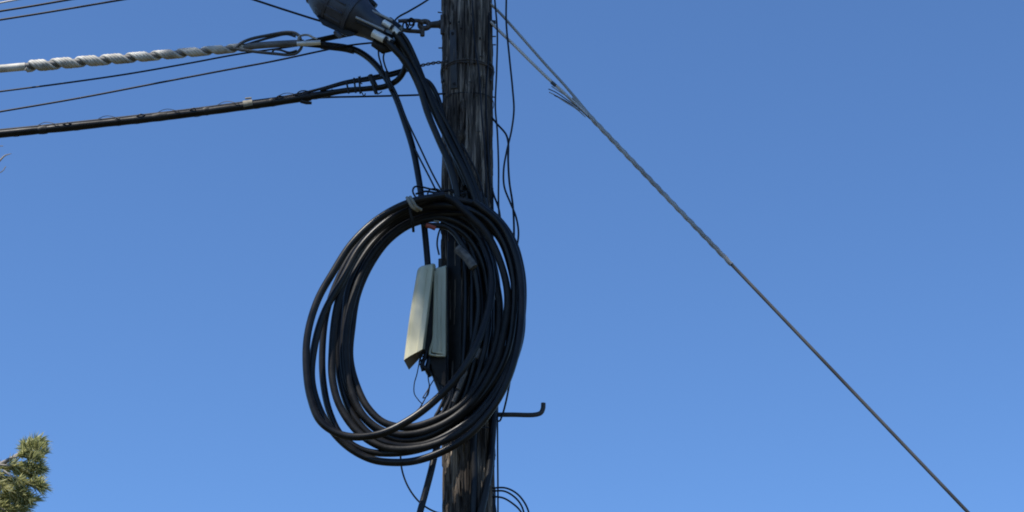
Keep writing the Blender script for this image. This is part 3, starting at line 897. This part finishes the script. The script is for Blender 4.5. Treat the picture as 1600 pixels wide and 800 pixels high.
G6 = "black cables running down the pole face behind the coil"
for seq, w_, lab in (([(716, 300, .19), (724, 340, .175), (727, 400, .165), (727, 480, .16), (724, 560, .16), (716, 620, .165), (702, 660, .19)], 8, "leftmost black cable running down the pole face behind the coil"),
                     ([(728, 300, .18), (735, 350, .17), (738, 410, .16), (737, 490, .155), (736, 570, .155), (730, 630, .16), (722, 690, .17)], 9, "second black cable from the left on the pole face behind the coil"),
                     ([(738, 300, .18), (746, 350, .165), (748, 410, .155), (748, 500, .15), (747, 580, .15), (744, 640, .155)], 9, "middle black cable running down the pole face behind the coil"),
                     ([(748, 300, .17), (757, 350, .15), (758, 420, .14), (758, 500, .135), (757, 580, .14), (752, 650, .15)], 9, "fourth black cable from the left on the pole face behind the coil"),
                     ([(756, 310, .15), (766, 360, .12), (768, 430, .11), (768, 510, .105), (767, 580, .11), (764, 650, .11)], 9, "rightmost black cable running down the pole face behind the coil")):
    wire("pole_cable", lab, "cable", seq, w_, 'black', group=G6)
rg = MB()
rg.hexa([on_pole(698.5, 352, .012), on_pole(720, 350, .012), on_pole(721, 605, .012), on_pole(700, 607, .012), on_pole(698.5, 352, -.02), on_pole(720, 350, -.02), on_pole(721, 605, -.02), on_pole(700, 607, -.02)])
rgo = rg.build("riser_guard", M['black_old'], bevel=.004)
tag(rgo, "flat dark guard strip fixed to the pole beside the terminal box", "cable guard")

# ================================================================== GUY WIRE
guy = empty("guy_wire", P(905, 165), "steel guy wire slanting down right from the pole with frayed grip ends", "guy wire")
ga, gb2 = P(1142, 412), P(1512, 800)
gdir = (gb2 - ga).normalized()
gend = ga + gdir * ((0.05 - ga.z) / gdir.z)
MB().tube([P(905, 165), P(1000, 264), ga, gb2, gend], 2.7 * PX, 10).build("strand", M['strand'], guy)
gc = spline(pts3([(895, 153), (920, 180), (960, 222), (1040, 306), (1090, 358), (1143, 413)]), 10)
MB().tube(gc, [(2.7 + .6 * min(1, i / 12)) * PX * (0.85 if i > len(gc) - 4 else 1) for i in range(len(gc))], 12).build("grip", M['steel'], guy)
for ph in (0, 2.1, 4.2):
    MB().tube(helix(gc, .06, 1.0, 60, 2.6, ph, 260), 1.45 * PX, 7).build("grip_rod", M['steel'], guy)
MB().tube(spline(pts3([(762, 3, .05), (775, 14, .03), (800, 41, .02), (850, 98, 0), (882, 133, 0), (905, 160, 0), (925, 184, 0)]), 6), 2.3 * PX, 8).build("grip_leg", M['steel'], guy)
MB().tube(spline(pts3([(766, 34, .05), (785, 53, .04), (800, 67, .04), (830, 97, .03), (858, 124, .03), (880, 144, .02), (905, 168, .01), (920, 182, .0)]), 6), 2.5 * PX, 8).build("grip_leg", M['rod_grey'], guy)
MB().tube(pts3([(862, 128.5, .03), (868, 134, .03)]), 2.9 * PX, 8).build("grip_clip", M['strand'], guy)
for seq, mt_ in (([(857, 139), (868, 144), (886, 156), (905, 170), (922, 186)], 'dark_steel'), ([(858, 144), (872, 151), (890, 161), (906, 173)], 'steel'), ([(866, 149), (880, 156), (897, 167), (912, 180)], 'dark_steel'),
                 ([(862, 135), (874, 143), (890, 154), (905, 168)], 'steel'), ([(872, 152), (884, 160), (900, 170), (915, 183)], 'steel')):
    MB().tube(spline(pts3(seq, .025), 6), 0.85 * PX, 6).build("frayed_end", M[mt_], guy)
an = MB()
an.tube([gend - gdir * .5, gend + gdir * .3], .012, 10)
an.build("anchor_rod", M['rust'], guy)

# ================================================================== PINE TREE
TX, TY = -3.2, -2.9
tree = empty("pine_tree", (TX, TY, 0), "sunlit pine tree, its branch tip in the lower left corner", "tree")


class Needles:
    def __init__(self): self.v, self.f = [], []

    def add(self, p, dr, L, w, rnd):
        side = dr.orthogonal().normalized()
        side = Matrix.Rotation(rnd.uniform(0, 6.28), 3, dr) @ side
        up = dr.cross(side)
        b = len(self.v)
        tip = p + dr * L + Vector((0, 0, -L * .06))
        self.v += [p + side * w * .35, p - side * w * .35, p + dr * L * .5 + up * w * .4 - side * w * .5, p + dr * L * .5 + up * w * .4 + side * w * .5, tip]
        self.f += [(b, b + 1, b + 2, b + 3), (b + 3, b + 2, b + 4)]

    def tuft(self, p, ax, n, L, w, spread, rnd, back=0.05):
        ax = ax.normalized()
        o = ax.orthogonal().normalized()
        for k in range(n):
            rot = Matrix.Rotation(rnd.uniform(0, 6.283), 3, ax)
            an_ = spread * math.sqrt(rnd.random())
            dr = (ax * math.cos(an_) + (rot @ o) * math.sin(an_)).normalized()
            self.add(p - ax * rnd.uniform(0, back), dr, L * rnd.uniform(.7, 1.1), w, rnd)


rt = random.Random(21)
tk = MB()
H = 14.9
tr_pts = [Vector((TX + .10 * math.sin(z * .6), TY + .08 * math.cos(z * .5) - .08, z)) for z in [i * H / 28 for i in range(29)]]
tk.tube(tr_pts, [.24 * (1 - (i / 28) * .62) for i in range(29)], 14)  # unseen trunk, placed and thickened to shade the right of the coil
tk.build("trunk", M['bark'], tree)


def trunk_at(z):
    i = min(27, max(0, int(z / H * 28)))
    return tr_pts[i].lerp(tr_pts[i + 1], z / H * 28 - i)


crown = Needles()
limbs = MB()


def limb(z, az, L, droop, dens=1.0, nl=.11):
    a = trunk_at(z)
    pts = []
    for k in range(7):
        t = k / 6
        r = L * t
        pts.append(a + Vector((math.cos(az) * r, math.sin(az) * r, (.35 * t - droop * t * t) * L)) + Vector((rt.uniform(-1, 1), rt.uniform(-1, 1), rt.uniform(-1, 1))) * .04 * L * t)
    limbs.tube(pts, [.032 * (1 - .8 * k / 6) * (.5 + L * .3) for k in range(7)], 6)
    sp_ = spline(pts, 5)
    for k in range(8, len(sp_)):
        for s in range(3):
            if rt.random() > dens: continue
            dr = (sp_[k] - sp_[k - 2]).normalized()
            off = Vector((rt.uniform(-1, 1), rt.uniform(-1, 1), rt.uniform(-.3, .9)))
            tipd = (dr * .7 + off * .8).normalized()
            tl = rt.uniform(.12, .34)
            q = sp_[k] + tipd * tl
            limbs.tube([sp_[k], q], [.006, .003], 4, caps=False)
            crown.tuft(q, tipd, 18, nl, .0055, 1.0, rt, .08)
            crown.tuft(sp_[k].lerp(q, .55), tipd, 12, nl, .0055, 1.2, rt, .08)


# lower crown, kept short on the side of the pole
for i in range(16):
    z = 1.7 + i * 1.5 / 16
    az = R(75) + (i * 0.618 % 1) * R(290)
    toward = max(0, math.cos(az - R(40)))
    L = (1.9 - 1.0 * toward) * (1.0 - .04 * (z - 3))
    limb(z, az, L, .35, .8)
# upper crown, unseen, shaped to shade pole and coil: long boughs west, short elsewhere
for i in range(20):
    z = 12.95 + (i / 19) * 1.65
    limb(z, math.pi + rt.uniform(-.25, .25), rt.uniform(.75, 1.15) * (1.12 - .3 * (z - 12.95) / 1.65), .2, 1.0, .12)
for i in range(14):
    z = 12.7 + (i / 13) * 2.0
    limb(z, rt.uniform(-.4, .4), .45 + .1 * math.sin(i), .2, 1.0, .12)
for i in range(5):
    limb(13.95 + i * .12, math.pi + .08 * (i % 3 - 1), 2.4 - .1 * (i % 2), .2, 1.0, .12)
for i in range(6):
    limb(12.0 + i * .12, rt.uniform(-.4, .4), .34, .2, 1.0, .10)
for i in range(8):
    limb(11.55 + i * .1, math.pi + rt.uniform(-.3, .3), .10 + .01 * i, .1, 1.0, .07)
limbs.build("limbs", M['bark'], tree)
cm = bpy.data.meshes.new("crown")
cm.from_pydata([v - Vector((TX, TY, 0)) for v in crown.v], [], crown.f)
cm.materials.append(M['needle'])
co = bpy.data.objects.new("crown", cm)
co.parent = tree
COL.objects.link(co)

# the bough that reaches into the picture
DB = 1.4                                   # metres nearer than the pole
b0 = trunk_at(4.5)
bough = MB()
tipA, tipB, tipC = P(22, 722, DB), P(26, 748, DB), P(0, 790, DB)
elbow = P(-190, 800, DB + .3)
bough.tube(spline([b0, b0.lerp(elbow, .5) + Vector((0, 0, .08)), elbow, P(-70, 762, DB), P(0, 726, DB), P(30, 709, DB), P(45, 698, DB)], 6), [.026 * (1 - .84 * i / 36) for i in range(37)], 8)
subs = [[(-30, 742), (5, 730), (28, 738), (52, 744)], [(-40, 748), (-5, 760), (22, 768), (40, 776)], [(-70, 765), (-30, 782), (0, 794), (24, 800)], [(-60, 760), (-20, 800), (0, 822), (20, 835)],
        [(-20, 736), (0, 750), (8, 775), (10, 800)], [(15, 716), (35, 712), (55, 716)], [(25, 711), (42, 700), (56, 694)], [(-90, 770), (-60, 800), (-20, 830), (-5, 850)],
        [(0, 726), (22, 728), (44, 730), (60, 733)], [(5, 735), (28, 750), (48, 757), (62, 760)], [(0, 740), (15, 770), (30, 785), (46, 784)], [(-20, 735), (5, 745), (22, 755), (34, 768)], [(-30, 750), (-6, 775), (8, 790), (30, 792)]]
nd = Needles()
rb = random.Random(4)
for si, s in enumerate(subs):
    q = spline(pts3(s, DB + rb.uniform(-.04, .06)), 5)
    bough.tube(q, [.005 * (1 - .6 * i / (len(q) - 1)) for i in range(len(q))], 6)
    for k in range(3, len(q)):
        dr = (q[k] - q[k - 1]).normalized()
        for j in range(3):
            off = Vector((rb.uniform(-.7, .7), rb.uniform(-1, 1), rb.uniform(-.5, 1.0)))
            ax = (dr * .8 + off * .7).normalized()
            e_ = q[k] + ax * rb.uniform(.0, .035)
            nd.tuft(e_, ax, 9, .060, .0052, .65, rb, .02)
for (x, y) in ((36, 696), (40, 690), (46, 688), (52, 690), (58, 691), (64, 694), (69, 698), (60, 700), (50, 699), (42, 703), (36, 706), (66, 706), (72, 704), (56, 708), (46, 710)):
    for j in range(3):
        ax = Vector((rb.uniform(-.6, .6) + (x - 52) * .02, rb.uniform(-1, .3), rb.uniform(.2, 1.1))).normalized()
        nd.tuft(P(x - 1, y + 3, DB + rb.uniform(-.08, .08)), ax, 10, .045, .0052, .6, rb, .02)
bo = bough.build("bough", M['twig'], tree)
nm = bpy.data.meshes.new("needles")
nm.from_pydata([v - Vector((TX, TY, 0)) for v in nd.v], [], nd.f)
nm.materials.append(M['needle'])
no = bpy.data.objects.new("needles", nm)
no.parent = bo
COL.objects.link(no)
# dead twig tips at the left edge
dt = MB()
d0 = trunk_at(5.9)
e0 = P(-120, 300, DB)
dt.tube(spline([d0, d0.lerp(e0, .5) + Vector((0, 0, .1)), e0, P(-40, 275, DB), P(-4, 254, DB), P(8, 243, DB), P(18, 240, DB)], 6), [.015 * (1 - .9 * i / 36) for i in range(37)], 6)
dt.tube(spline([P(-40, 275, DB), P(-10, 272, DB), P(3, 268, DB), P(9, 260, DB)], 5), .0024, 5)
dt.tube(spline([P(-30, 268, DB), P(-8, 240, DB), P(-2, 229, DB), P(5, 228, DB)], 5), .002, 5)
dt.tube(spline([P(-40, 276, DB), P(-10, 284, DB), P(-1, 288, DB)], 5), .004, 5)
dt.build("dead_twig", M['twig'], tree)
